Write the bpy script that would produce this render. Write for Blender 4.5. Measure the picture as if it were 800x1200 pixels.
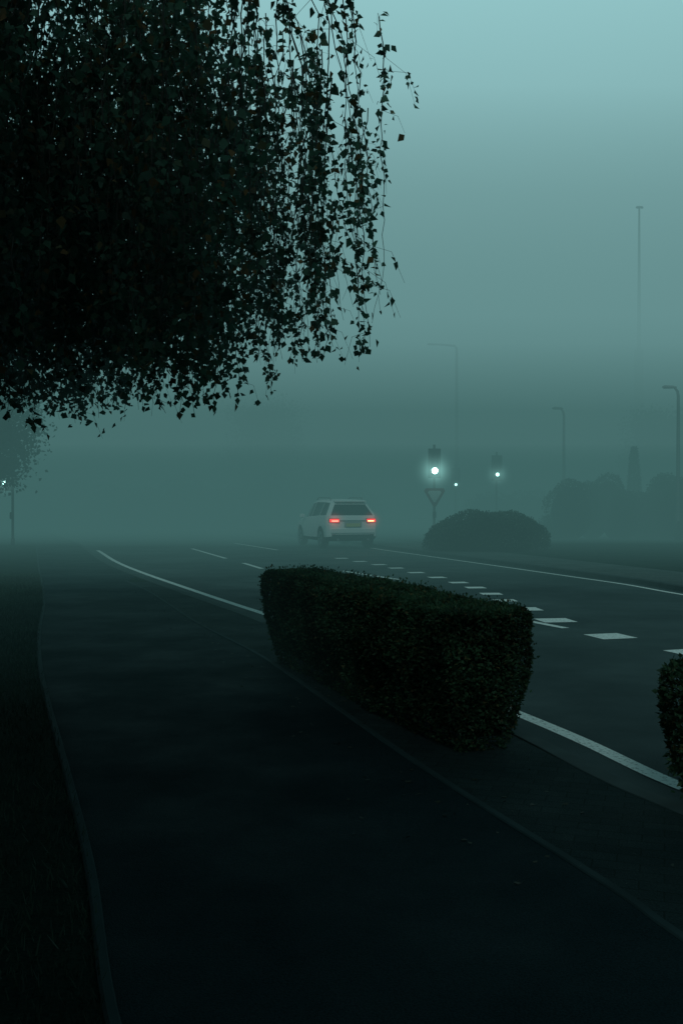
import bpy, bmesh, math, random
import numpy as np
from mathutils import Vector, Matrix
rng=np.random.default_rng(7); random.seed(7)
scene=bpy.context.scene
for o in list(bpy.data.objects): bpy.data.objects.remove(o)
scene.view_settings.view_transform='Standard'
try: scene.view_settings.look='None'
except Exception: pass
scene.view_settings.exposure=0
VZ=.03   # verge height above the road (dropped kerb)

# ------------------------------------------------------------ materials
def newmat(name):
    m=bpy.data.materials.new(name); m.use_nodes=True
    nt=m.node_tree; return m,nt,nt.nodes['Principled BSDF']
def simple(name,col,rough=.6,metal=0,spec=.5,noise=0.15,nscale=8):
    m,nt,b=newmat(name)
    tc=nt.nodes.new('ShaderNodeTexCoord'); n=nt.nodes.new('ShaderNodeTexNoise'); n.inputs['Scale'].default_value=nscale
    nt.links.new(tc.outputs['Object'],n.inputs['Vector'])
    mx=nt.nodes.new('ShaderNodeMix'); mx.data_type='RGBA'
    mx.inputs[6].default_value=(*[c*(1-noise) for c in col],1); mx.inputs[7].default_value=(*[min(1,c*(1+noise)) for c in col],1)
    nt.links.new(n.outputs['Fac'],mx.inputs[0]); nt.links.new(mx.outputs[2],b.inputs['Base Color'])
    b.inputs['Roughness'].default_value=rough; b.inputs['Metallic'].default_value=metal
    b.inputs['Specular IOR Level'].default_value=spec
    return m
def emis(name,col,s):
    m=bpy.data.materials.new(name); m.use_nodes=True; nt=m.node_tree; nt.nodes.clear()
    e=nt.nodes.new('ShaderNodeEmission'); e.inputs[0].default_value=(*col,1); e.inputs[1].default_value=s
    o=nt.nodes.new('ShaderNodeOutputMaterial'); nt.links.new(e.outputs[0],o.inputs['Surface']); return m
def ground_mat(name,c1,c2,big=.6,fine=140,rough=(.55,.9),bump=.35,brick=None,spec=.4):
    m,nt,b=newmat(name); N=nt.nodes; L=nt.links
    tc=N.new('ShaderNodeTexCoord')
    a=N.new('ShaderNodeTexNoise'); a.inputs['Scale'].default_value=big; a.inputs['Detail'].default_value=6; a.inputs['Roughness'].default_value=.65
    f=N.new('ShaderNodeTexNoise'); f.inputs['Scale'].default_value=fine; f.inputs['Detail'].default_value=3
    L.new(tc.outputs['Object'],a.inputs['Vector']); L.new(tc.outputs['Object'],f.inputs['Vector'])
    r=N.new('ShaderNodeValToRGB'); r.color_ramp.elements[0].position=.3; r.color_ramp.elements[1].position=.7
    r.color_ramp.elements[0].color=(*c1,1); r.color_ramp.elements[1].color=(*c2,1)
    L.new(a.outputs['Fac'],r.inputs[0])
    mr=N.new('ShaderNodeMapRange'); mr.inputs[1].default_value=.3; mr.inputs[2].default_value=.7; mr.inputs[3].default_value=.55; mr.inputs[4].default_value=1.6
    L.new(f.outputs['Fac'],mr.inputs[0])
    mu=N.new('ShaderNodeVectorMath'); mu.operation='SCALE'; L.new(r.outputs[0],mu.inputs[0]); L.new(mr.outputs[0],mu.inputs['Scale'])
    out=mu.outputs[0]; h=f.outputs['Fac']
    if brick:
        bt=N.new('ShaderNodeTexBrick'); bt.inputs['Scale'].default_value=1; bt.inputs['Brick Width'].default_value=.2; bt.inputs['Row Height'].default_value=.1
        bt.inputs['Mortar Size'].default_value=.004; bt.inputs['Color1'].default_value=(1,1,1,1); bt.inputs['Color2'].default_value=(.78,.78,.78,1); bt.inputs['Mortar'].default_value=(.55,.6,.55,1)
        mp=N.new('ShaderNodeMapping'); mp.inputs['Rotation'].default_value=(0,0,math.radians(brick)); L.new(tc.outputs['Object'],mp.inputs[0]); L.new(mp.outputs[0],bt.inputs['Vector'])
        m2=N.new('ShaderNodeVectorMath'); m2.operation='MULTIPLY'; L.new(out,m2.inputs[0]); L.new(bt.outputs['Color'],m2.inputs[1]); out=m2.outputs[0]
        ad=N.new('ShaderNodeMath'); ad.operation='MULTIPLY_ADD'; ad.inputs[1].default_value=-.6; L.new(bt.outputs['Fac'],ad.inputs[0]); L.new(f.outputs['Fac'],ad.inputs[2]); h=ad.outputs[0]
    L.new(out,b.inputs['Base Color'])
    rr=N.new('ShaderNodeMapRange'); rr.inputs[3].default_value=rough[1]; rr.inputs[4].default_value=rough[0]; rr.inputs[1].default_value=.35; rr.inputs[2].default_value=.65
    L.new(a.outputs['Fac'],rr.inputs[0]); L.new(rr.outputs[0],b.inputs['Roughness'])
    bp=N.new('ShaderNodeBump'); bp.inputs['Strength'].default_value=bump; bp.inputs['Distance'].default_value=.008
    L.new(h,bp.inputs['Height']); L.new(bp.outputs[0],b.inputs['Normal'])
    b.inputs['Specular IOR Level'].default_value=spec
    return m
def leaf_mat(name,c1,c2,c3=None,p3=.93,clump=1.6,trans=.35):
    m,nt,b=newmat(name); N=nt.nodes; L=nt.links
    g=N.new('ShaderNodeNewGeometry'); tc=N.new('ShaderNodeTexCoord')
    n=N.new('ShaderNodeTexNoise'); n.inputs['Scale'].default_value=clump; n.inputs['Detail'].default_value=2; L.new(tc.outputs['Object'],n.inputs['Vector'])
    r=N.new('ShaderNodeValToRGB'); e=r.color_ramp.elements
    e[0].position=0; e[0].color=(*c1,1); e[1].position=.85; e[1].color=(*c2,1)
    if c3: x=e.new(p3); x.color=(*c3,1)
    L.new(g.outputs['Random Per Island'],r.inputs[0])
    mr=N.new('ShaderNodeMapRange'); mr.inputs[1].default_value=.35; mr.inputs[2].default_value=.65; mr.inputs[3].default_value=.5; mr.inputs[4].default_value=1.4
    L.new(n.outputs['Fac'],mr.inputs[0])
    mu=N.new('ShaderNodeVectorMath'); mu.operation='SCALE'; L.new(r.outputs[0],mu.inputs[0]); L.new(mr.outputs[0],mu.inputs['Scale'])
    L.new(mu.outputs[0],b.inputs['Base Color']); b.inputs['Roughness'].default_value=.6; b.inputs['Specular IOR Level'].default_value=.25
    if trans>0:
        t=N.new('ShaderNodeBsdfTranslucent'); L.new(mu.outputs[0],t.inputs[0]); ms=N.new('ShaderNodeMixShader'); ms.inputs[0].default_value=trans
        L.new(b.outputs[0],ms.inputs[1]); L.new(t.outputs[0],ms.inputs[2]); L.new(ms.outputs[0],N['Material Output'].inputs[0])
    return m
def paint_mat(name):
    m,nt,b=newmat(name); N=nt.nodes; L=nt.links
    tc=N.new('ShaderNodeTexCoord'); n=N.new('ShaderNodeTexNoise'); n.inputs['Scale'].default_value=35; n.inputs['Detail'].default_value=5; n.inputs['Roughness'].default_value=.7
    L.new(tc.outputs['Object'],n.inputs['Vector'])
    r=N.new('ShaderNodeValToRGB'); e=r.color_ramp.elements; e[0].position=.36; e[0].color=(.25,.25,.25,1); e[1].position=.47; e[1].color=(.82,.84,.82,1)
    L.new(n.outputs['Fac'],r.inputs[0]); L.new(r.outputs[0],b.inputs['Base Color']); b.inputs['Roughness'].default_value=.6
    return m
M_road=ground_mat('asphalt_road',(.018,.034,.037),(.03,.05,.053),big=.35,rough=(.6,.85),spec=.22)
M_path=ground_mat('asphalt_path',(.006,.018,.022),(.013,.029,.034),big=.8,rough=(.7,.95),spec=.08)
M_grass=ground_mat('grass_soil',(.006,.018,.015),(.016,.03,.022),big=1.5,fine=60,rough=(.9,1),bump=.9,spec=.05)
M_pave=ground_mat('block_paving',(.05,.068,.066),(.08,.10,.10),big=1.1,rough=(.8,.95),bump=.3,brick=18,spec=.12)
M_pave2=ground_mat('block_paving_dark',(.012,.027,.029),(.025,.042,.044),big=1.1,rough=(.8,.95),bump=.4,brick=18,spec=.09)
M_kerb=simple('kerb_concrete',(.04,.06,.062),.85,noise=.35,nscale=5,spec=.2)
M_edge=simple('edging_concrete',(.028,.05,.054),.9,noise=.5,nscale=3,spec=.15)
M_paint=paint_mat('road_paint')
M_bark=simple('birch_bark',(.09,.085,.08),.9,noise=.6,nscale=12)
M_twig=simple('twig',(.03,.028,.022),.8)
M_birch=leaf_mat('birch_leaves',(.026,.075,.055),(.055,.12,.08),(.15,.09,.04),.97,trans=.42)
M_hedge=leaf_mat('hedge_leaves',(.025,.065,.04),(.06,.12,.06),(.12,.09,.04),.98,clump=3)
M_shrub=leaf_mat('shrub_leaves',(.022,.05,.04),(.045,.08,.055),clump=.7,trans=.2)
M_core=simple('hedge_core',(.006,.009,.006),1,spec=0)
M_metal=simple('galvanised_grey',(.12,.13,.13),.55,.4)
M_black=simple('black_plastic',(.015,.017,.018),.5)
M_white=simple('car_paint_white',(.82,.84,.84),.28,noise=.02)
M_glass=simple('car_glass',(.012,.015,.017),.08,noise=.1)
M_tyre=simple('tyre_rubber',(.02,.02,.02),.85)
M_alloy=simple('alloy_wheel',(.35,.36,.37),.35,.8)

# ------------------------------------------------------------ mesh helpers
def link(o):
    scene.collection.objects.link(o); return o
def mesh_obj(name,verts,faces,mat=None,parent=None,smooth=False):
    me=bpy.data.meshes.new(name); me.from_pydata([tuple(v) for v in verts],[],faces); me.update()
    if mat: me.materials.append(mat)
    if smooth: me.polygons.foreach_set('use_smooth',[True]*len(me.polygons))
    o=link(bpy.data.objects.new(name,me))
    if parent: o.parent=parent
    return o
def empty(name,loc=(0,0,0),rz=0):
    e=link(bpy.data.objects.new(name,None)); e.location=loc; e.rotation_euler=(0,0,math.radians(rz)); e.empty_display_size=.3; return e
def quads_obj(name,V,mat,parent=None):
    n=V.shape[0]; me=bpy.data.meshes.new(name)
    me.vertices.add(n*4); me.vertices.foreach_set('co',V.reshape(-1).astype(np.float32))
    me.loops.add(n*4); me.loops.foreach_set('vertex_index',np.arange(n*4,dtype=np.int32))
    me.polygons.add(n); me.polygons.foreach_set('loop_start',np.arange(0,n*4,4,dtype=np.int32))
    try: me.polygons.foreach_set('loop_total',np.full(n,4,dtype=np.int32))
    except Exception: pass
    me.update(calc_edges=True); me.validate(); me.materials.append(mat)
    o=link(bpy.data.objects.new(name,me))
    if parent: o.parent=parent
    return o
def unit(a): return a/np.maximum(np.linalg.norm(a,axis=1,keepdims=True),1e-9)
def leaves(P,Ls,W,down=0.0,outward=None,out_w=0.0):
    n=len(P); d=rng.normal(size=(n,3)); d=unit(d); d[:,2]-=down
    if outward is not None: d=d+outward*out_w
    d=unit(d); s=unit(np.cross(d,rng.normal(size=(n,3)))); nn=np.cross(d,s)
    Ls=(Ls*rng.uniform(.65,1.25,n))[:,None]; Wd=Ls*W*rng.uniform(.8,1.15,n)[:,None]
    b=P; t=P+d*Ls+nn*Ls*.12
    l=P+d*Ls*.38+s*Wd*.5+nn*Ls*-.1; r=P+d*Ls*.38-s*Wd*.5+nn*Ls*-.1
    return np.stack([b,r,t,l],axis=1)
def tube(name,pts,rad,mat,parent=None,seg=8,cap=True):
    pts=[Vector(p) for p in pts]; V=[];F=[]
    if not hasattr(rad,'__len__'): rad=[rad]*len(pts)
    for i,p in enumerate(pts):
        t=(pts[min(i+1,len(pts)-1)]-pts[max(i-1,0)]).normalized()
        a=Vector((1,0,0)) if abs(t.x)<.8 else Vector((0,1,0))
        u=t.cross(a).normalized(); v=t.cross(u)
        for k in range(seg):
            an=2*math.pi*k/seg; V.append(p+(u*math.cos(an)+v*math.sin(an))*rad[i])
    for i in range(len(pts)-1):
        for k in range(seg):
            F.append((i*seg+k,i*seg+(k+1)%seg,(i+1)*seg+(k+1)%seg,(i+1)*seg+k))
    if cap: F.append(tuple(range(seg))[::-1]); F.append(tuple(range((len(pts)-1)*seg,len(pts)*seg)))
    return mesh_obj(name,V,F,mat,parent,True)
def tubes_merged(name,paths,mat,parent=None,seg=3):
    V=[];F=[]
    for pts,rad in paths:
        base=len(V); n=len(pts)
        for i in range(n):
            p=Vector(pts[i]); t=(Vector(pts[min(i+1,n-1)])-Vector(pts[max(i-1,0)])).normalized()
            a=Vector((1,0,0)) if abs(t.x)<.8 else Vector((0,1,0)); u=t.cross(a).normalized(); v=t.cross(u)
            for k in range(seg):
                an=2*math.pi*k/seg; V.append(p+(u*math.cos(an)+v*math.sin(an))*rad[i])
        for i in range(n-1):
            for k in range(seg): F.append((base+i*seg+k,base+i*seg+(k+1)%seg,base+(i+1)*seg+(k+1)%seg,base+(i+1)*seg+k))
    return mesh_obj(name,V,F,mat,parent,True)
def box(name,c,s,mat,parent=None,bev=.01,rot=(0,0,0),taper=1):
    bm=bmesh.new(); bmesh.ops.create_cube(bm,size=1)
    for v in bm.verts:
        if v.co.z>0: v.co.x*=taper; v.co.y*=taper
        v.co=Vector((v.co.x*s[0],v.co.y*s[1],v.co.z*s[2]))
    if bev: bmesh.ops.bevel(bm,geom=bm.edges[:],offset=bev,segments=2,affect='EDGES')
    me=bpy.data.meshes.new(name); bm.to_mesh(me); bm.free(); me.materials.append(mat)
    o=link(bpy.data.objects.new(name,me)); o.location=c; o.rotation_euler=rot
    if parent: o.parent=parent
    return o
def disc(name,c,r,depth,mat,parent=None,axis='Y',seg=28,bev=0):
    bm=bmesh.new(); bmesh.ops.create_cone(bm,cap_ends=True,segments=seg,radius1=r,radius2=r,depth=depth)
    if bev: bmesh.ops.bevel(bm,geom=[e for e in bm.edges if len([f for f in e.link_faces if len(f.verts)>4])>0],offset=bev,segments=3,affect='EDGES')
    M=Matrix.Rotation(math.pi/2,4,'X' if axis=='Y' else 'Y') if axis!='Z' else Matrix()
    bmesh.ops.transform(bm,matrix=M,verts=bm.verts)
    me=bpy.data.meshes.new(name); bm.to_mesh(me); bm.free(); me.materials.append(mat)
    o=link(bpy.data.objects.new(name,me)); o.location=c
    if parent: o.parent=parent
    return o
def smoothline(pts,n=6,sc=1.0):
    P=[Vector((p[0]*sc,p[1]*sc,0)) for p in pts]; out=[]
    for i in range(len(P)-1):
        p0=P[max(i-1,0)];p1=P[i];p2=P[i+1];p3=P[min(i+2,len(P)-1)]
        for k in range(n):
            t=k/n; out.append(.5*((2*p1)+(p2-p0)*t+(2*p0-5*p1+4*p2-p3)*t*t+(-p0+3*p1-3*p2+p3)*t**3))
    out.append(P[-1]); return out
def perp(L,i):
    t=(L[min(i+1,len(L)-1)]-L[max(i-1,0)]).normalized(); return Vector((t.y,-t.x,0))
def strip(name,L,o1,o2,z,mat,parent=None):
    V=[];F=[]
    for i,p in enumerate(L):
        n=perp(L,i); V+= [ (p+n*o1)+Vector((0,0,z)), (p+n*o2)+Vector((0,0,z)) ]
    for i in range(len(L)-1): F.append((2*i,2*i+1,2*i+3,2*i+2))
    return mesh_obj(name,V,F,mat,parent)
def kerb(name,L,o1,o2,z0,z1,mat,parent=None,cham=.02):
    V=[];F=[]; prof=[(o1,z0),(o1,z1-cham),(o1+math.copysign(cham,o2-o1),z1),(o2-math.copysign(cham*.5,o2-o1),z1),(o2,z1-cham*.5),(o2,z0)]; k=len(prof)
    for i,p in enumerate(L):
        n=perp(L,i)
        for (o,z) in prof: V.append(p+n*o+Vector((0,0,z)))
    for i in range(len(L)-1):
        for j in range(k-1): F.append((i*k+j,i*k+j+1,(i+1)*k+j+1,(i+1)*k+j))
    return mesh_obj(name,V,F,mat,parent)

# ------------------------------------------------------------ ground, road, pavements
mesh_obj('ground',[(-600,-300,-.02),(600,-300,-.02),(600,900,-.02),(-600,900,-.02)],[(0,1,2,3)],M_grass)
mesh_obj('road',[(-70,-40,0),(70,-40,0),(70,160,0),(-70,160,0)],[(0,1,2,3)],M_road)
Lw=smoothline([(9.5,-14),(6.2,-5),(3.3,2),(2.2,4.9),(1.87,5.74),(1.61,6.72),(1.22,7.91),(.12,11.1),(-1.0,14.1),(-1.62,15.6),(-2.6,18),(-4.6,23),(-6.24,27.5),(-8.29,33.9),(-11,42),(-20,66)])
Lr=smoothline([(9.5,-2),(8.3,6),(7.0,13),(5.98,17.4),(5.6,19.6),(5.02,21.7),(4.21,24.6),(3.15,28.3),(1.71,33.3),(-.6,41),(-9,66)])
marks=empty('road_markings')
def cut(L,y0,y1): return [p for p in L if y0<=p.y<=y1]
strip('edge_line_left',cut(Lw,-14,34.5),-.06,.06,.004,M_paint,marks)
strip('edge_line_right',cut(Lr,-2,36),-.05,.05,.004,M_paint,marks)
def seg(name,a,b,w):
    A=Vector((*a,0));B=Vector((*b,0)); strip(name,[A,A.lerp(B,.5),B],-w/2,w/2,.004,M_paint,marks)
for i,(a,b) in enumerate([((-5.28,35.2),(-3.35,28.9)),((-2.63,26.7),(-1.95,24.4)),((0.0,23.6),(1.2,20.9)),((2.5,13.6),(2.87,12.75)),((-4.3,40),(-2.2,34.2)),((4.15,8.6),(4.9,6.6))]):
    seg('lane_dash_%d'%i,a,b,.12)
sq=[(5.0,7.2),(4.3,8.9),(3.78,10.67),(3.23,11.97),(2.92,13.6),(2.77,15.06),(2.69,16.4),(2.64,17.6),(2.54,18.9),(2.36,20.1),(2.06,21.5),(1.72,23),(1.35,24.6),(.98,26),(.5,27.4),(0,29)]
for i,p in enumerate(sq):
    q=sq[min(i+1,len(sq)-1)]; o=sq[max(i-1,0)]
    t=Vector((q[0]-o[0],q[1]-o[1],0)).normalized(); A=Vector((*p,0))
    hl=.23 if i<6 else .18; hw=.23 if i<6 else .18
    strip('give_way_block_%d'%i,[A-t*hl,A,A+t*hl],-hw,hw,.004,M_paint,marks)
def sheet_side(name,L,off,z,mat,X=-90):
    V=[];F=[]
    for i,p in enumerate(L):
        n=perp(L,i); q=p+n*off; V+=[(q.x,q.y,z),(X,q.y,z)]
    for i in range(len(L)-1): F.append((2*i,2*i+1,2*i+3,2*i+2))
    return mesh_obj(name,V,F,mat)
Lk=cut(Lw,-14,70)
sheet_side('grass_verge',Lk,-.42,VZ,M_grass)
kerb('kerb_stone',Lk,-.30,-.425,-.05,VZ+.010,M_kerb,cham=.008)
sheet_side('grass_verge',cut(Lr,-2,70),.42,.1,M_grass,X=90)
kerb('kerb_stone',cut(Lr,-2,70),.30,.425,-.05,.112,M_kerb)
strip('pavement',cut(Lr,-2,64),.43,2.3,.106,M_pave)
SC=1.047
Le_l=smoothline([(3.6,-10),(1.0,-2.2),(-.2,1.6),(-.68,2.92),(-1.03,4.07),(-1.57,5.65),(-2.64,8.75),(-3.55,11.7),(-4.75,15.9),(-7.3,24),(-10.4,34),(-16,52)],sc=SC)
Le_r=smoothline([(5.8,-10),(3.0,-1.5),(1.5,2.4),(1.17,3.43),(1.02,3.97),(.40,5.83),(-.74,9.6),(-1.82,12.5),(-3.2,16.7),(-4.15,19.2)],sc=SC)
def resample(L,ys):
    return list(np.interp(ys,[p.y for p in L],[p.x for p in L]))
ys=list(np.arange(-9.8,50,.8)); xl=resample(Le_l,ys)
Lright=[p for p in Le_r]+[Vector((p.x-.44,p.y,0)) for p in Lw if p.y>21]
xr=resample(Lright,ys); xk=resample(Lk,ys)
V=[];F=[]
for i,y in enumerate(ys): V+=[(xl[i],y,VZ+.004),(xr[i],y,VZ+.004)]
for i in range(len(ys)-1): F.append((2*i,2*i+1,2*i+3,2*i+2))
mesh_obj('footpath',V,F,M_path)
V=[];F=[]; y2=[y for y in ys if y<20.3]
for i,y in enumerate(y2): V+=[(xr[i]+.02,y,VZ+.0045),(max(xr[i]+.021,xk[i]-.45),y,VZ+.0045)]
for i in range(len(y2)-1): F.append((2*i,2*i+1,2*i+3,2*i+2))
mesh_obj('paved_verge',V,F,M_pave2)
kerb('path_edging',Le_l,-.022,.022,0,VZ+.018,M_edge,cham=.01)
kerb('path_edging',Le_r,-.022,.022,0,VZ+.012,M_edge,cham=.006)

n=26000
gy=rng.uniform(1.5,22,n); base=np.interp(gy,[p.y for p in Le_l],[p.x for p in Le_l])
gx=base-.0-rng.exponential(1.0,n)*1.3
Pg=np.stack([gx,gy,np.full(n,VZ-.002)],1)
h=rng.uniform(.02,.07,n)[:,None]; d=unit(np.stack([rng.normal(0,.35,n),rng.normal(0,.35,n),np.ones(n)],1)); s=unit(np.cross(d,rng.normal(size=(n,3))))*.004
quads_obj('grass',np.stack([Pg-s,Pg+s,Pg+d*h+s*.2,Pg+d*h-s*.2],1),M_shrub)
n=260
fy=rng.uniform(4,18,n); fx=np.interp(fy,[p.y for p in Le_r],[p.x for p in Le_r])+rng.normal(0,.35,n)
P=np.stack([fx,fy,np.full(n,VZ+.012)],1)
Q=leaves(P,np.full(n,.04),.8); Q[:,:,2]=VZ+.008+np.abs(Q[:,:,2]-VZ-.012)*.2
k=np.array([fx[i]<np.interp(fy[i],ys,xk)-.5 for i in range(n)])
quads_obj('fallen_leaves',Q[k],leaf_mat('fallen_leaf',(.015,.025,.02),(.035,.035,.02),trans=0))

# ------------------------------------------------------------ hedges
def lump(P,f,seed):
    r=np.random.default_rng(seed); k=r.normal(size=(7,3))*f; ph=r.uniform(0,6.28,7)
    return np.sin(P@k.T+ph).mean(axis=1)
def hedge(name,a,b,w,h,z0,nleaf,seed,size=.03,rough=1):
    e=empty(name); A=np.array([*a,0.]);B=np.array([*b,0.]); L=np.linalg.norm(B-A); t=(B-A)/L; r=np.array([t[1],-t[0],0])
    fr=np.array([L*h,L*h,L*w*1.5,w*h*1.3,w*h*1.3]); fr/=fr.sum(); face=rng.choice(5,nleaf,p=fr)
    u=rng.uniform(0,1,nleaf);v=rng.uniform(0,1,nleaf)
    x=np.where(face==0,0,np.where(face==1,w,u*w)); 
    y=np.where(face==3,0,np.where(face==4,L,np.where(face<2,u*L,v*L)))
    z=np.where(face==2,h,v*h)
    N=np.zeros((nleaf,3)); N[face==0]=-r; N[face==1]=r; N[face==2]=[0,0,1]; N[face==3]=-t; N[face==4]=t
    cx=x-w/2; cy=y-L/2; 
    rc=.07; ex=np.abs(cx)-(w/2-rc); ey=np.abs(cy)-(L/2-rc); ez=z-(h-rc)
    m=np.stack([np.maximum(ex,0),np.maximum(ey,0),np.maximum(ez,0)],1); ln=np.linalg.norm(m,axis=1); sc=np.where(ln>rc,rc/np.maximum(ln,1e-6),1)
    cx=np.where(ex>0,np.sign(cx)*(w/2-rc+ex*sc),cx); cy=np.where(ey>0,np.sign(cy)*(L/2-rc+ey*sc),cy); z=np.where(ez>0,h-rc+ez*sc,z)
    tp=1-.42*np.clip(1-z/(h*.65),0,1)**1.2
    cx*=tp; cy*=1-(1-tp)*.14
    P=A+t*L/2+r*w/2+cx[:,None]*r+cy[:,None]*t; P[:,2]=z0+z
    off=(lump(P,3.0,seed)*.06+lump(P,9.0,seed+1)*.04)*rough*np.where(face==2,.6,1)-np.abs(rng.normal(0,.025,nleaf))+.01
    sp=rng.uniform(size=nleaf)<.04; off+=sp*rng.uniform(0,.06,nleaf)
    P=P+N*off[:,None]
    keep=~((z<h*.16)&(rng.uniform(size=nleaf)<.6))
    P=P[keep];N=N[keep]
    quads_obj('hedge_leaves',leaves(P,np.full(len(P),size),.62,down=-.25,outward=N,out_w=.7),M_hedge,e)
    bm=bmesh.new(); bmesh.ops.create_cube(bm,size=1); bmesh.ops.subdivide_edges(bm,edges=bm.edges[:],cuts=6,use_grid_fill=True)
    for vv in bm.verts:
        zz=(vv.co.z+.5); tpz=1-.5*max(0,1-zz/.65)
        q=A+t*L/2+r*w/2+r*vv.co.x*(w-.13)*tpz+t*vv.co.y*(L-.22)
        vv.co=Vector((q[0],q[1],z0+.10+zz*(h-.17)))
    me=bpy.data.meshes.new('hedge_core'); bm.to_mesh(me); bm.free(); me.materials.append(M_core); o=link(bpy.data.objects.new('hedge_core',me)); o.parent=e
    st=[]
    for i in range(int(L*7)):
        s0=random.uniform(.1,L-.1); c=A+t*s0+r*(w/2+random.uniform(-.12,.12))
        p0=(c[0],c[1],z0-.02); p1=(c[0]+random.uniform(-.05,.05),c[1]+random.uniform(-.05,.05),z0+.15); p2=(c[0]+random.uniform(-.15,.15),c[1]+random.uniform(-.15,.15),z0+.45)
        st.append(([p0,p1,p2],[.012,.009,.006]))
    tubes_merged('hedge_stems',st,M_twig,e,5)
    return e
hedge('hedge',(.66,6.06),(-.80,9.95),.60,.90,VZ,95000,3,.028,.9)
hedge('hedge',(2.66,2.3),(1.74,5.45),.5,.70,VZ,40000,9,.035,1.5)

def bush(name,lumps,nleaf,size,mat,seed):
    e=empty(name); A=np.array(lumps,float); area=(A[:,3]*A[:,4]+A[:,3]*A[:,5]+A[:,4]*A[:,5]); idx=rng.choice(len(A),nleaf,p=area/area.sum())
    d=unit(rng.normal(size=(nleaf,3))); d[:,2]=np.where(d[:,2]<-.3,-d[:,2],d[:,2]); R=A[idx,3:6]; rr=1-np.abs(rng.normal(0,.1,nleaf))+.03
    P=A[idx,:3]+d*R*rr[:,None]; P+=d*(lump(P,2.2,seed)*.22+lump(P,6,seed+2)*.12)[:,None]
    P=P[P[:,2]>.08]; quads_obj('leaves',leaves(P,np.full(len(P),size),.65),mat,e)
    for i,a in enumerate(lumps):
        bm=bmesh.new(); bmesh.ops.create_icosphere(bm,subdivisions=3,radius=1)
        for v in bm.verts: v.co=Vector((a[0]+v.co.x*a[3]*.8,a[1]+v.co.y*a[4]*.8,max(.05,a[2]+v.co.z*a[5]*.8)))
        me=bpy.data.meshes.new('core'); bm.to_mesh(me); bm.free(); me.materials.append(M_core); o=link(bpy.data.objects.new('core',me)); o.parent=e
    return e
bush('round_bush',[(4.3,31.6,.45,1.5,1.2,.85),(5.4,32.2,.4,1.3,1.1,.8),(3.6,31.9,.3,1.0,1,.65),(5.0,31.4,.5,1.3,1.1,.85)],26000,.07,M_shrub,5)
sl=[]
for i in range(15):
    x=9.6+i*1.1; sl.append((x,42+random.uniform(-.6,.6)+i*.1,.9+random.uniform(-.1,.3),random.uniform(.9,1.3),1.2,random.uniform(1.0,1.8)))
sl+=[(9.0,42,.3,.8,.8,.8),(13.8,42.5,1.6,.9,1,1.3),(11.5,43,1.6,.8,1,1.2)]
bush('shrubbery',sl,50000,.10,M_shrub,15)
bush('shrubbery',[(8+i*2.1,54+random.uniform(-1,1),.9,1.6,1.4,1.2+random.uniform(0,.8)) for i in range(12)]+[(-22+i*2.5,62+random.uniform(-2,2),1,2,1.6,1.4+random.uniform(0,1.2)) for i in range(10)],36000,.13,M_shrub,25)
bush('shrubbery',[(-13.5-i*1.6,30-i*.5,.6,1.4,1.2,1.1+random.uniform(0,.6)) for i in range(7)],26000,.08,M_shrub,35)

# ------------------------------------------------------------ trees
def small_tree(name,x,y,h,cr,zc,nleaf,size,seed,ry=1.2):
    e=empty(name,(x,y,.02)); r=random.Random(seed)
    tube('trunk',[(0,0,0),(.05,0,h*.3),(0,.05,h*.6),(.05,0,h*.92)],[h*.028,h*.02,h*.013,h*.004],M_bark,e)
    paths=[];cl=[]
    for i in range(60):
        a=r.uniform(0,6.28); z0=zc-cr*ry*.7+r.uniform(0,cr*ry*1.4); rad=cr*r.uniform(.4,.98)*math.sqrt(max(.08,1-((z0-zc)/(cr*ry))**2))
        p2=(math.cos(a)*rad,math.sin(a)*rad,z0+r.uniform(.1,.5)); paths.append(([(0,0,z0-.4),(p2[0]*.5,p2[1]*.5,z0),p2],[.04,.025,.008])); cl.append(p2); cl.append((p2[0]*.55,p2[1]*.55,z0+.1))
    tubes_merged('branches',paths,M_bark,e,5)
    C=np.array(cl); idx=rng.integers(0,len(C),nleaf); P=C[idx]+rng.normal(size=(nleaf,3))*cr*.14
    quads_obj('crown',leaves(P,np.full(nleaf,size),.75,down=.3),M_shrub,e)
    return e
small_tree('tree',-13.8,35.5,8.2,2.7,4.7,44000,.15,1)
small_tree('tree',-20,43,9,3,5.6,14000,.15,2)
small_tree('tree',-5.5,70,9,3.2,5.2,12000,.2,3)
small_tree('tree',21,66,8,2.6,5,12000,.2,4)
e=empty('conifer_tree',(13.2,45,.05)); tube('trunk',[(0,0,0),(0,0,3.6)],[.09,.01],M_bark,e)
n=6000; zz=rng.uniform(.2,4.1,n); rr=.46*(1-zz/4.25)**.45*np.sqrt(rng.uniform(.3,1,n)); a=rng.uniform(0,6.28,n)
quads_obj('foliage',leaves(np.stack([rr*np.cos(a),rr*np.sin(a),zz],1),np.full(n,.09),.5,down=-.3),M_shrub,e)

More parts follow.
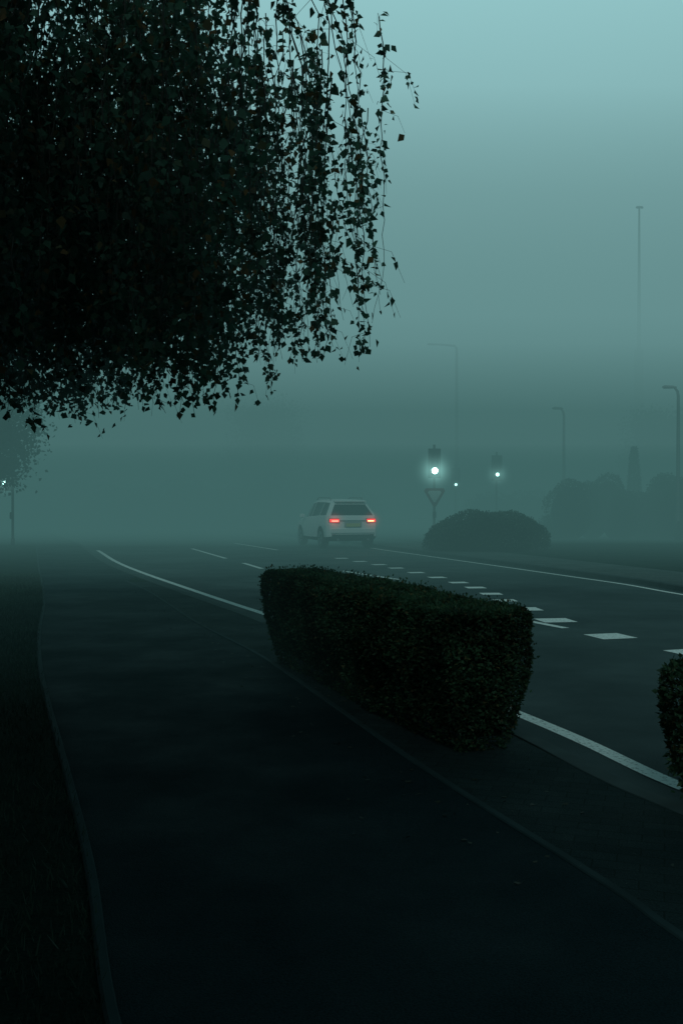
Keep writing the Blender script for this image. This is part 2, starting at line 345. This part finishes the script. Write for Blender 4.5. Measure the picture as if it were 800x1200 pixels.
# weeping birch
T0=np.array([-4.6,8.5,VZ]); birch=empty('shade_birch_tree',tuple(T0))
TR=tube('trunk',[(0,0,-.05),(.04,0,.6),(.0,.05,2),(.1,0,4),(.05,.1,6.5),(.15,0,9),(.2,0,11)],[.30,.23,.19,.16,.12,.06,.01],M_bark,birch,12)
limbs=[]
for i in range(34):
    a=random.uniform(0,6.283); z0=random.uniform(2.6,8.6); R=random.uniform(2.2,4.2)*(1 if z0<6 else max(.35,1-(z0-6)/5)); up=random.uniform(.9,1.9)
    pts=[(0,0,z0)]
    for k in range(1,6):
        t=k/5; pts.append((math.cos(a+.15*t)*R*t+random.uniform(-.06,.06),math.sin(a+.15*t)*R*t+random.uniform(-.06,.06),z0+up*math.sin(t*2.0)))
    limbs.append((pts,[.07*(1-t/5.4)+.006 for t in range(6)]))
def env_bottom(x,y): return 2.22+.11*(y-6)
paths=[];LP=[]
def strand(x,y,zt,zb,dens,spread,clumpy=0,sag=.08):
    pts=[];px,py=x,y;z=zt; dx=random.gauss(0,sag);dy=random.gauss(0,sag); s=.12
    while z>zb:
        pts.append((px,py,z)); 
        px+=dx*s+random.gauss(0,.018); py+=dy*s+random.gauss(0,.018); dx*=.95; dy*=.95; z-=s
    if len(pts)<3: return
    m=len(pts); paths.append((pts,[.0045*(1-i/m)+.0014 for i in range(m)]))
    n=int((zt-zb)*dens)
    t=rng.uniform(0,m-1.001,n)
    if clumpy: 
        c=rng.uniform(0,m-1,max(3,int(m/3))); t=np.clip(c[rng.integers(0,len(c),n)]+rng.normal(0,1.1,n),0,m-1.001)
    i0=t.astype(int); A=np.array(pts); q=A[i0]+(A[i0+1]-A[i0])*(t-i0)[:,None]
    q=q+rng.normal(size=q.shape)*np.array([spread,spread,spread*.6]); LP.append(q)
    for k in range(int((zt-zb)*2.6)):
        j=random.randrange(0,m-1); a=random.uniform(0,6.28); l=random.uniform(.12,.45); p=pts[j]
        p1=(p[0]+math.cos(a)*l*.6,p[1]+math.sin(a)*l*.6,p[2]-l*.2); p2=(p[0]+math.cos(a)*l*.85,p[1]+math.sin(a)*l*.85,p[2]-l*.8)
        paths.append(([p,p1,p2],[.002,.0016,.001])); nn=int(l*dens*.9)
        A2=np.array([p,p1,p2]); tt=rng.uniform(0,1.999,nn); ii=tt.astype(int); LP.append(A2[ii]+(A2[ii+1]-A2[ii])*(tt-ii)[:,None]+rng.normal(size=(nn,3))*spread*.8)
for i in range(1450):
    a=random.uniform(0,6.283); R=3.6*math.sqrt(random.uniform(.03,1)); x=T0[0]+math.cos(a)*R; y=T0[1]+math.sin(a)*R
    zb=env_bottom(x,y)+abs(random.gauss(0,.3))+ .25*math.sin(x*3.1+1)+.15*math.sin(y*2.3); zt=zb+random.uniform(.8,2.4)
    if i%5<2: zb+=random.uniform(.9,2.8); zt=zb+random.uniform(.8,2)
    if zt<3.0: zt=3.0
    strand(x,y,zt,zb,38,.07)
for i in range(170):   # thin outer curtain
    a=random.uniform(-1.9,.9) if i%4 else random.uniform(0,6.28); R=3.4+1.35*random.random()**1.2; x=T0[0]+math.cos(a)*R; y=T0[1]+math.sin(a)*R
    zb=env_bottom(x,y)+.25+abs(random.gauss(0,.7)); zt=zb+random.uniform(1.0,3.0)
    strand(x,y,zt,zb,20,.03,1,.12)
for i in range(84):    # long shoots hanging on the road side
    a=math.radians(random.uniform(-40,62)); R=random.uniform(3.7,4.95); x=T0[0]+math.cos(a)*R; y=T0[1]+math.sin(a)*R
    zb=env_bottom(x,y)+.06+abs(random.gauss(0,.35))+(R-3.7)*.30; zt=zb+random.uniform(1.6,3.0)
    strand(x,y,zt,zb,18,.024,1,.16)
for i in range(110):    # ragged tips below the crown
    a=random.uniform(0,6.283); R=4.0*math.sqrt(random.uniform(.1,1)); x=T0[0]+math.cos(a)*R; y=T0[1]+math.sin(a)*R
    zb=env_bottom(x,y)-random.uniform(.0,.25); strand(x,y,zb+random.uniform(.9,1.3),zb,20,.02,0,.12)
for i in range(820):   # upper crown
    a=random.uniform(0,6.283); z=random.uniform(4.2,10.5); z=z if i%2 else random.uniform(4.2,6.6); R=3.85*math.sqrt(random.uniform(0,1))*math.sqrt(max(.05,1-((z-5)/6.4)**2)); x=T0[0]+math.cos(a)*R; y=T0[1]+math.sin(a)*R
    strand(x,y,z,z-random.uniform(.8,1.6),34,.09)
P=np.concatenate(LP)-T0
CL=quads_obj('crown_leaves',leaves(P,np.full(len(P),.066),.80,down=.9),M_birch,birch)
TW=tubes_merged('hanging_twigs',[([tuple(np.array(p)-T0) for p in a],r) for a,r in paths],M_twig,birch,3)
LB=tubes_merged('limbs',limbs,M_bark,birch,7)
shade_birch=empty('shade_birch_tree',(-3.4,-3.4,VZ),130); shade_birch.scale=(1.12,1.12,1.4)  # unseen birch copy added behind the camera to shade the foreground
for src in (TR,CL,LB):
    o=link(bpy.data.objects.new(src.name.split('.')[0],src.data)); o.parent=shade_birch

# ------------------------------------------------------------ glow of a lamp in fog (emissive ball standing in for light scattered by droplets)
def halo(c,r,col,strength,parent):
    m=bpy.data.materials.new('lamp_glow_in_fog'); m.use_nodes=True; nt=m.node_tree; nt.nodes.clear(); N=nt.nodes; L=nt.links
    tc=N.new('ShaderNodeTexCoord'); g=N.new('ShaderNodeTexGradient'); g.gradient_type='SPHERICAL'; L.new(tc.outputs['Object'],g.inputs[0])
    p=N.new('ShaderNodeMath'); p.operation='POWER'; p.inputs[1].default_value=4.5; L.new(g.outputs['Fac'],p.inputs[0])
    q=N.new('ShaderNodeMath'); q.operation='MULTIPLY'; q.inputs[1].default_value=strength; L.new(p.outputs[0],q.inputs[0])
    e=N.new('ShaderNodeEmission'); e.inputs[0].default_value=(*col,1); L.new(q.outputs[0],e.inputs[1]); o=N.new('ShaderNodeOutputMaterial'); L.new(e.outputs[0],o.inputs['Volume'])
    bm=bmesh.new(); bmesh.ops.create_icosphere(bm,subdivisions=2,radius=1); me=bpy.data.meshes.new('lamp_glow'); bm.to_mesh(me); bm.free(); me.materials.append(m)
    ob=link(bpy.data.objects.new('lamp_glow',me)); ob.location=c; ob.scale=(r,r,r); ob.parent=parent; return ob
M_lens=simple('signal_lens_off',(.02,.02,.02),.2)
def traffic_light(x,y,zl,lit=True,power=14,hr=.9,hs=2.2,rz=0,off=0,r=.10):
    e=empty('traffic_light',(x,y,.1),rz); zl-=.1
    tube('pole',[(0,0,-.1),(0,0,.2),(0,0,.21),(0,0,zl+1.05)],[.07,.07,.05,.05],M_metal,e,12)
    hx=off
    box('backing_board',(hx,-.1,zl+.30),(.5,.02,1.18),M_black,e,.008)
    box('signal_housing',(hx,-.2,zl+.30),(.30,.17,.98),M_black,e,.03)
    for k in range(3):
        z=zl+k*.30
        m=emis('signal_green_lit',(.5,1,.9),power) if (k==0 and lit) else M_lens
        disc('signal_lens_%d'%k,(hx,-.293,z),r,.02,m,e)
        V=[];F=[];s=12
        for j in range(s+1):
            an=math.radians(-20+220*j/s); V+=[(hx+math.cos(an)*.118,-.28,z+math.sin(an)*.118),(hx+math.cos(an)*.118,-.44+.04*abs(math.cos(an)),z+math.sin(an)*.118)]
        for j in range(s): F.append((2*j,2*j+1,2*j+3,2*j+2))
        mesh_obj('visor_%d'%k,V,F,M_black,e)
    box('bracket',(hx/2,-.06,zl+.62),(abs(hx)+.08,.08,.06),M_black,e,.005); box('bracket_low',(hx/2,-.06,zl),(abs(hx)+.08,.08,.06),M_black,e,.005)
    box('push_button_unit',(0,-.1,1.05),(.14,.12,.26),M_black,e,.02)
    if lit: halo((hx,-.34,zl),hr,(.45,1,.92),hs,e)
    return e
traffic_light(3.7,39.8,2.90,power=40,hr=1.2,hs=4.2,r=.12)
traffic_light(7.15,46,2.93,power=22,hr=.9,hs=5,r=.08)
traffic_light(6.05,53,2.6,power=35,hr=.5,hs=6,r=.07)
traffic_light(-12.2,37,2.36,power=9,hr=.7,hs=3,off=-.2,r=.08)
e=empty('give_way_sign',(3.7,39.7,1.93))
def tri(name,s,y,mat,th=.012):
    r=s/math.sqrt(3); V=[]
    for yy in (y-th,y+th):
        for k in range(3):
            for dd in (-8,8):
                an=math.radians(-90+120*k+dd); V.append((math.cos(an)*r*.95,yy,math.sin(an)*r*.95))
    F=[tuple(range(6)),tuple(range(11,5,-1))]+[(k,(k+1)%6,6+(k+1)%6,6+k) for k in range(6)]
    return mesh_obj(name,V,F,mat,e)
tri('red_border',.82,-.06,simple('sign_red',(.18,.03,.03),.5)); tri('white_face',.52,-.08,simple('sign_white',(.5,.52,.51),.5),.009); box('clamp',(0,-.02,0),(.12,.08,.08),M_metal,e,.005)

def street_lamp(x,y,H,arm,rz=0,name='street_lamp',r0=.085):
    e=empty(name,(x,y,.1),rz); H-=.1
    pts=[(0,0,-.1),(0,0,1.1),(0,0,1.12),(0,0,H-.35),(-.03,0,H-.15),(-.12,0,H-.03),(-arm*.6,0,H+.02),(-arm,0,H+.04)]
    tube('pole',pts,[r0*1.25,r0*1.25,r0*.85,r0*.6,r0*.55,r0*.5,r0*.42,r0*.4],M_metal,e,12)
    box('lamp_head',(-arm-.22,0,H+.04),(.56,.24,.10),M_metal,e,.03,rot=(0,math.radians(4),0),taper=.75)
    box('lamp_glass',(-arm-.24,0,H-.015),(.38,.17,.035),M_lens,e,.01); box('access_door',(0,-r0*1.25,.6),(.09,.02,.4),M_black,e,.004)
    return e
street_lamp(13.5,40.0,6.25,.15,-8,r0=.10); street_lamp(10.7,48,6.15,.1,8,r0=.1); street_lamp(7.5,65,11.9,1.5,10,r0=.15)
e=empty('floodlight_mast',(28.0,94,.1))
tube('mast',[(0,0,-.1),(0,0,16),(0,0,16.02),(0,0,29.5)],[.5,.42,.20,.08],M_metal,e,12); box('floodlight_frame',(0,0,29.4),(.6,.3,.15),M_metal,e,.03); box('floodlight_lamp',(-.2,-.2,29.3),(.22,.2,.15),M_black,e,.03); box('floodlight_lamp_2',(.2,-.2,29.3),(.22,.2,.15),M_black,e,.03)

# ------------------------------------------------------------ the car
car=empty('white_suv_car',(-.27,37.25,0),17)
St=[
 ([-2.20,-2.30,-2.29,-2.20,-1.93,-1.87,-1.86],[.74,.84,.86,.82,.60,.50,0],[.30,.44,.84,1.16,1.60,1.66,1.68]),
 ([-2.05,-2.14,-2.12,-2.04,-1.76,-1.70,-1.70],[.82,.92,.94,.91,.66,.55,0],[.27,.42,.84,1.17,1.64,1.71,1.73]),
 ([-1.2]*7,[.84,.94,.955,.92,.69,.57,0],[.26,.40,.84,1.15,1.67,1.74,1.76]),
 ([-.15]*7,[.84,.94,.955,.92,.70,.57,0],[.26,.38,.84,1.11,1.67,1.75,1.77]),
 ([.35]*7,[.84,.94,.955,.91,.69,.56,0],[.26,.38,.84,1.09,1.62,1.70,1.72]),
 ([1.3,1.3,1.3,1.3,1.15,1.1,1.05],[.84,.94,.95,.89,.76,.60,0],[.26,.38,.82,1.04,1.10,1.13,1.14]),
 ([1.95,1.98,1.98,1.95,1.9,1.9,1.92],[.80,.90,.91,.84,.70,.5,0],[.27,.40,.78,.94,1.0,1.02,1.03]),
 ([2.22,2.28,2.28,2.24,2.18,2.2,2.22],[.68,.78,.78,.72,.6,.45,0],[.30,.42,.70,.84,.88,.90,.91])]
bm=bmesh.new(); R=[];Lf=[]
for ysx,xs,zs in St:
    r=[bm.verts.new((xs[k],ysx[k],zs[k])) for k in range(7)]; l=[bm.verts.new((-xs[k],ysx[k],zs[k])) if k<6 else r[6] for k in range(7)]
    R.append(r);Lf.append(l)
glass=[]
for s in range(len(St)-1):
    for k in range(6):
        f1=bm.faces.new((R[s][k],R[s+1][k],R[s+1][k+1],R[s][k+1])); f2=bm.faces.new((Lf[s][k+1],Lf[s+1][k+1],Lf[s+1][k],Lf[s][k]))
        if k==3 and 1<=s<=4: glass+=[(f1,.035),(f2,.035)]
        if k>=4 and s==4: f1.material_index=1; f2.material_index=1
        if k==0: f1.material_index=2; f2.material_index=2
    bm.faces.new((R[s][0],Lf[s][0],Lf[s+1][0],R[s+1][0])).material_index=2
for s,fl in ((0,False),(len(St)-1,True)):
    for k in range(5):
        q=(Lf[s][k],R[s][k],R[s][k+1],Lf[s][k+1]); f=bm.faces.new(q if not fl else q[::-1])
        if k==0: f.material_index=2
        if k==3 and s==0: glass.append((f,.05))
    q=(Lf[s][5],R[s][5],R[s][6]); bm.faces.new(q if not fl else q[::-1])
for f,i in glass:
    bmesh.ops.inset_individual(bm,faces=[f],thickness=i,depth=-.004); f.material_index=1
bmesh.ops.recalc_face_normals(bm,faces=bm.faces[:])
me=bpy.data.meshes.new('car_body'); bm.to_mesh(me); bm.free()
for m in (M_white,M_glass,M_black): me.materials.append(m)
body=link(bpy.data.objects.new('body_tmp',me)); cuts=[]
for yy in (-1.42,1.42):
    for sx in (-1,1):
        c=disc('cut',(sx*.93,yy,.37),.425,.55,M_black,None,'X',36); cuts.append(c)
        md=body.modifiers.new('b','BOOLEAN'); md.operation='DIFFERENCE'; md.object=c; md.solver='EXACT'
bv=body.modifiers.new('bev','BEVEL'); bv.width=.022; bv.segments=3; bv.limit_method='ANGLE'; bv.angle_limit=math.radians(22)
dg=bpy.context.evaluated_depsgraph_get(); me2=bpy.data.meshes.new_from_object(body.evaluated_get(dg))
for c in cuts: bpy.data.objects.remove(c)
bpy.data.objects.remove(body)
me2.polygons.foreach_set('use_smooth',[True]*len(me2.polygons))
try: me2.set_sharp_from_angle(angle=math.radians(40))
except Exception: pass
body=link(bpy.data.objects.new('body',me2)); body.parent=car
for i,(yy,sx) in enumerate(((-1.42,-1),(-1.42,1),(1.42,-1),(1.42,1))):
    disc('tyre_%d'%i,(sx*.83,yy,.37),.37,.235,M_tyre,car,'X',36,.03); disc('rim_%d'%i,(sx*.945,yy,.37),.245,.02,M_alloy,car,'X',28,.004)
    for k in range(5):
        a=k*1.2566; box('spoke_%d_%d'%(i,k),(sx*.958,yy+math.cos(a)*.12,.37+math.sin(a)*.12),(.012,.2,.04),M_black,car,.003,rot=(a,0,0))
M_red=emis('tail_light_red',(1,.03,.03),2.2); M_redhot=emis('tail_light_bright',(1,.22,.14),11); M_amb=emis('indicator_amber',(1,.36,.12),22)
M_dred=simple('tail_lens_red',(.25,.01,.01),.15)
for sx in (-1,1):
    box('tail_lamp_housing_%d'%sx,(sx*.68,-2.262,1.0),(.38,.07,.17),M_dred,car,.02,rot=(math.radians(-14),0,math.radians(sx*8)))
    box('tail_lamp_%d'%sx,(sx*.68,-2.298,1.0),(.34,.02,.12),M_red,car,.008,rot=(math.radians(-14),0,math.radians(sx*8)))
    box('tail_lamp_strip_%d'%sx,(sx*.66,-2.312,.985),(.24,.012,.03),M_redhot if sx<0 else M_amb,car,.004,rot=(math.radians(-14),0,math.radians(sx*8)))
    halo((sx*.68,-2.33,1.0),.55,(1,.14,.09),2.6,car)
    box('mirror_%d'%sx,(sx*1.03,.78,1.14),(.2,.12,.15),M_white,car,.03); box('rear_reflector_%d'%sx,(sx*.7,-2.305,.5),(.16,.02,.04),M_dred,car,.006)
    tube('roof_rail_%d'%sx,[(sx*.6,-1.6,1.73),(sx*.6,-1.5,1.80),(sx*.6,0,1.82),(sx*.6,.2,1.74)],.018,M_alloy,car)
    disc('exhaust_%d'%sx,(sx*.55,-2.28,.34),.045,.1,M_alloy,car,'Y',16)
box('rear_spoiler',(0,-1.93,1.685),(1.18,.24,.045),M_white,car,.015,rot=(math.radians(6),0,0))
box('rear_bumper',(0,-2.25,.44),(1.62,.16,.22),M_black,car,.04); box('bumper_upper',(0,-2.27,.64),(1.7,.14,.24),M_white,car,.05)
box('number_plate',(0,-2.335,.84),(.52,.02,.12),simple('plate_yellow',(.55,.5,.2),.5),car,.004,rot=(math.radians(-2),0,0)); box('plate_recess',(0,-2.305,.86),(.64,.03,.2),simple('plate_recess_grey',(.4,.41,.41),.5),car,.01)
box('tailgate_trim',(0,-2.285,1.0),(.95,.02,.03),M_alloy,car,.005,rot=(math.radians(-14),0,0)); box('rear_wiper',(.0,-2.12,1.3),(.4,.015,.02),M_black,car,.003,rot=(math.radians(-30),math.radians(8),0))
box('front_grille',(0,2.27,.72),(.8,.04,.18),M_black,car,.02)

# ------------------------------------------------------------ fog banks (air volumes, absorption with airlight put in as emission)
fog=empty('fog')
def bank(y0,y1,z0,z1,sig,col):
    m=bpy.data.materials.new('fog_air'); m.use_nodes=True; nt=m.node_tree; nt.nodes.clear(); N=nt.nodes
    a=N.new('ShaderNodeVolumeAbsorption'); a.inputs['Color'].default_value=(0,0,0,1); a.inputs['Density'].default_value=sig
    e_=N.new('ShaderNodeEmission'); e_.inputs[0].default_value=(*col,1); e_.inputs[1].default_value=sig
    s=N.new('ShaderNodeAddShader'); o=N.new('ShaderNodeOutputMaterial'); nt.links.new(a.outputs[0],s.inputs[0]); nt.links.new(e_.outputs[0],s.inputs[1]); nt.links.new(s.outputs[0],o.inputs['Volume'])
    X=260; V=[(sx*X,y,z) for z in (z0,z1) for y in (y0,y1) for sx in (-1,1)]
    F=[(0,2,3,1),(4,5,7,6),(0,1,5,4),(2,6,7,3),(0,4,6,2),(1,3,7,5)]
    mesh_obj('fog_bank',V,F,m,fog)
c0=(.050,.132,.127); c1=(.082,.188,.184); c2=(.135,.282,.282)
bank(7.5,18,-1,13,.011,(.040,.115,.115))
bank(18.01,36.8,-1,5,.045,c0)
bank(18.01,36.8,5.01,13,.034,c2)
bank(36.81,420,-1,3.8,.13,c0)
bank(36.81,420,3.81,7.5,.085,c1)
bank(36.81,420,7.51,17,.055,c2)

# ------------------------------------------------------------ world
w=bpy.data.worlds.new('World'); scene.world=w; w.use_nodes=True; nt=w.node_tree; N=nt.nodes; L=nt.links; N.clear()
tc=N.new('ShaderNodeTexCoord'); nz=N.new('ShaderNodeVectorMath'); nz.operation='NORMALIZE'; L.new(tc.outputs['Generated'],nz.inputs[0])
sp=N.new('ShaderNodeSeparateXYZ'); L.new(nz.outputs[0],sp.inputs[0])
r=N.new('ShaderNodeValToRGB'); e=r.color_ramp.elements
e[0].position=0; e[0].color=(.12,.26,.26,1); e[1].position=1; e[1].color=(.03,.11,.12,1)
for p,c in ((.12,(.20,.39,.40)),(.28,(.30,.55,.565)),(.45,(.35,.66,.68)),(.60,(.09,.25,.265))):
    x=e.new(p); x.color=(*c,1)
L.new(sp.outputs['Z'],r.inputs[0])
dv=Vector((.14,1,.40)).normalized(); dt=N.new('ShaderNodeVectorMath'); dt.operation='DOT_PRODUCT'; dt.inputs[1].default_value=dv; L.new(nz.outputs[0],dt.inputs[0])
mr=N.new('ShaderNodeMapRange'); mr.interpolation_type='SMOOTHSTEP'; mr.inputs[1].default_value=.45; mr.inputs[2].default_value=1; mr.inputs[3].default_value=.2; mr.inputs[4].default_value=1.0; L.new(dt.outputs['Value'],mr.inputs[0])
b1=N.new('ShaderNodeBackground'); L.new(r.outputs[0],b1.inputs[0]); L.new(mr.outputs[0],b1.inputs[1])
sky=N.new('ShaderNodeTexSky'); sky.sky_type='NISHITA'; sky.sun_disc=False; sky.sun_elevation=math.radians(38); sky.sun_rotation=math.radians(190); sky.dust_density=5
tn=N.new('ShaderNodeVectorMath'); tn.operation='MULTIPLY'; tn.inputs[1].default_value=(.3,.9,1); L.new(sky.outputs[0],tn.inputs[0])
b2_=N.new('ShaderNodeBackground'); b2_.inputs[1].default_value=.002; L.new(tn.outputs[0],b2_.inputs[0])
ad=N.new('ShaderNodeAddShader'); L.new(b1.outputs[0],ad.inputs[0]); L.new(b2_.outputs[0],ad.inputs[1]); o=N.new('ShaderNodeOutputWorld'); L.new(ad.outputs[0],o.inputs[0])
sd=bpy.data.lights.new('sun','SUN'); sd.energy=1.1; sd.angle=math.radians(30); sd.color=(.68,1,.97); so=link(bpy.data.objects.new('sun',sd))
el=math.radians(38); az=math.radians(190); to=Vector((math.sin(az)*math.cos(el),math.cos(az)*math.cos(el),math.sin(el))); so.rotation_euler=to.to_track_quat('Z','Y').to_euler()

# ------------------------------------------------------------ camera
cd=bpy.data.cameras.new('camera'); cd.sensor_fit='VERTICAL'; cd.sensor_height=36; cd.lens=35; cd.clip_end=2000
co=link(bpy.data.objects.new('camera',cd)); co.location=(0,0,1.6); co.rotation_euler=(math.radians(90-.49),0,0); scene.camera=co
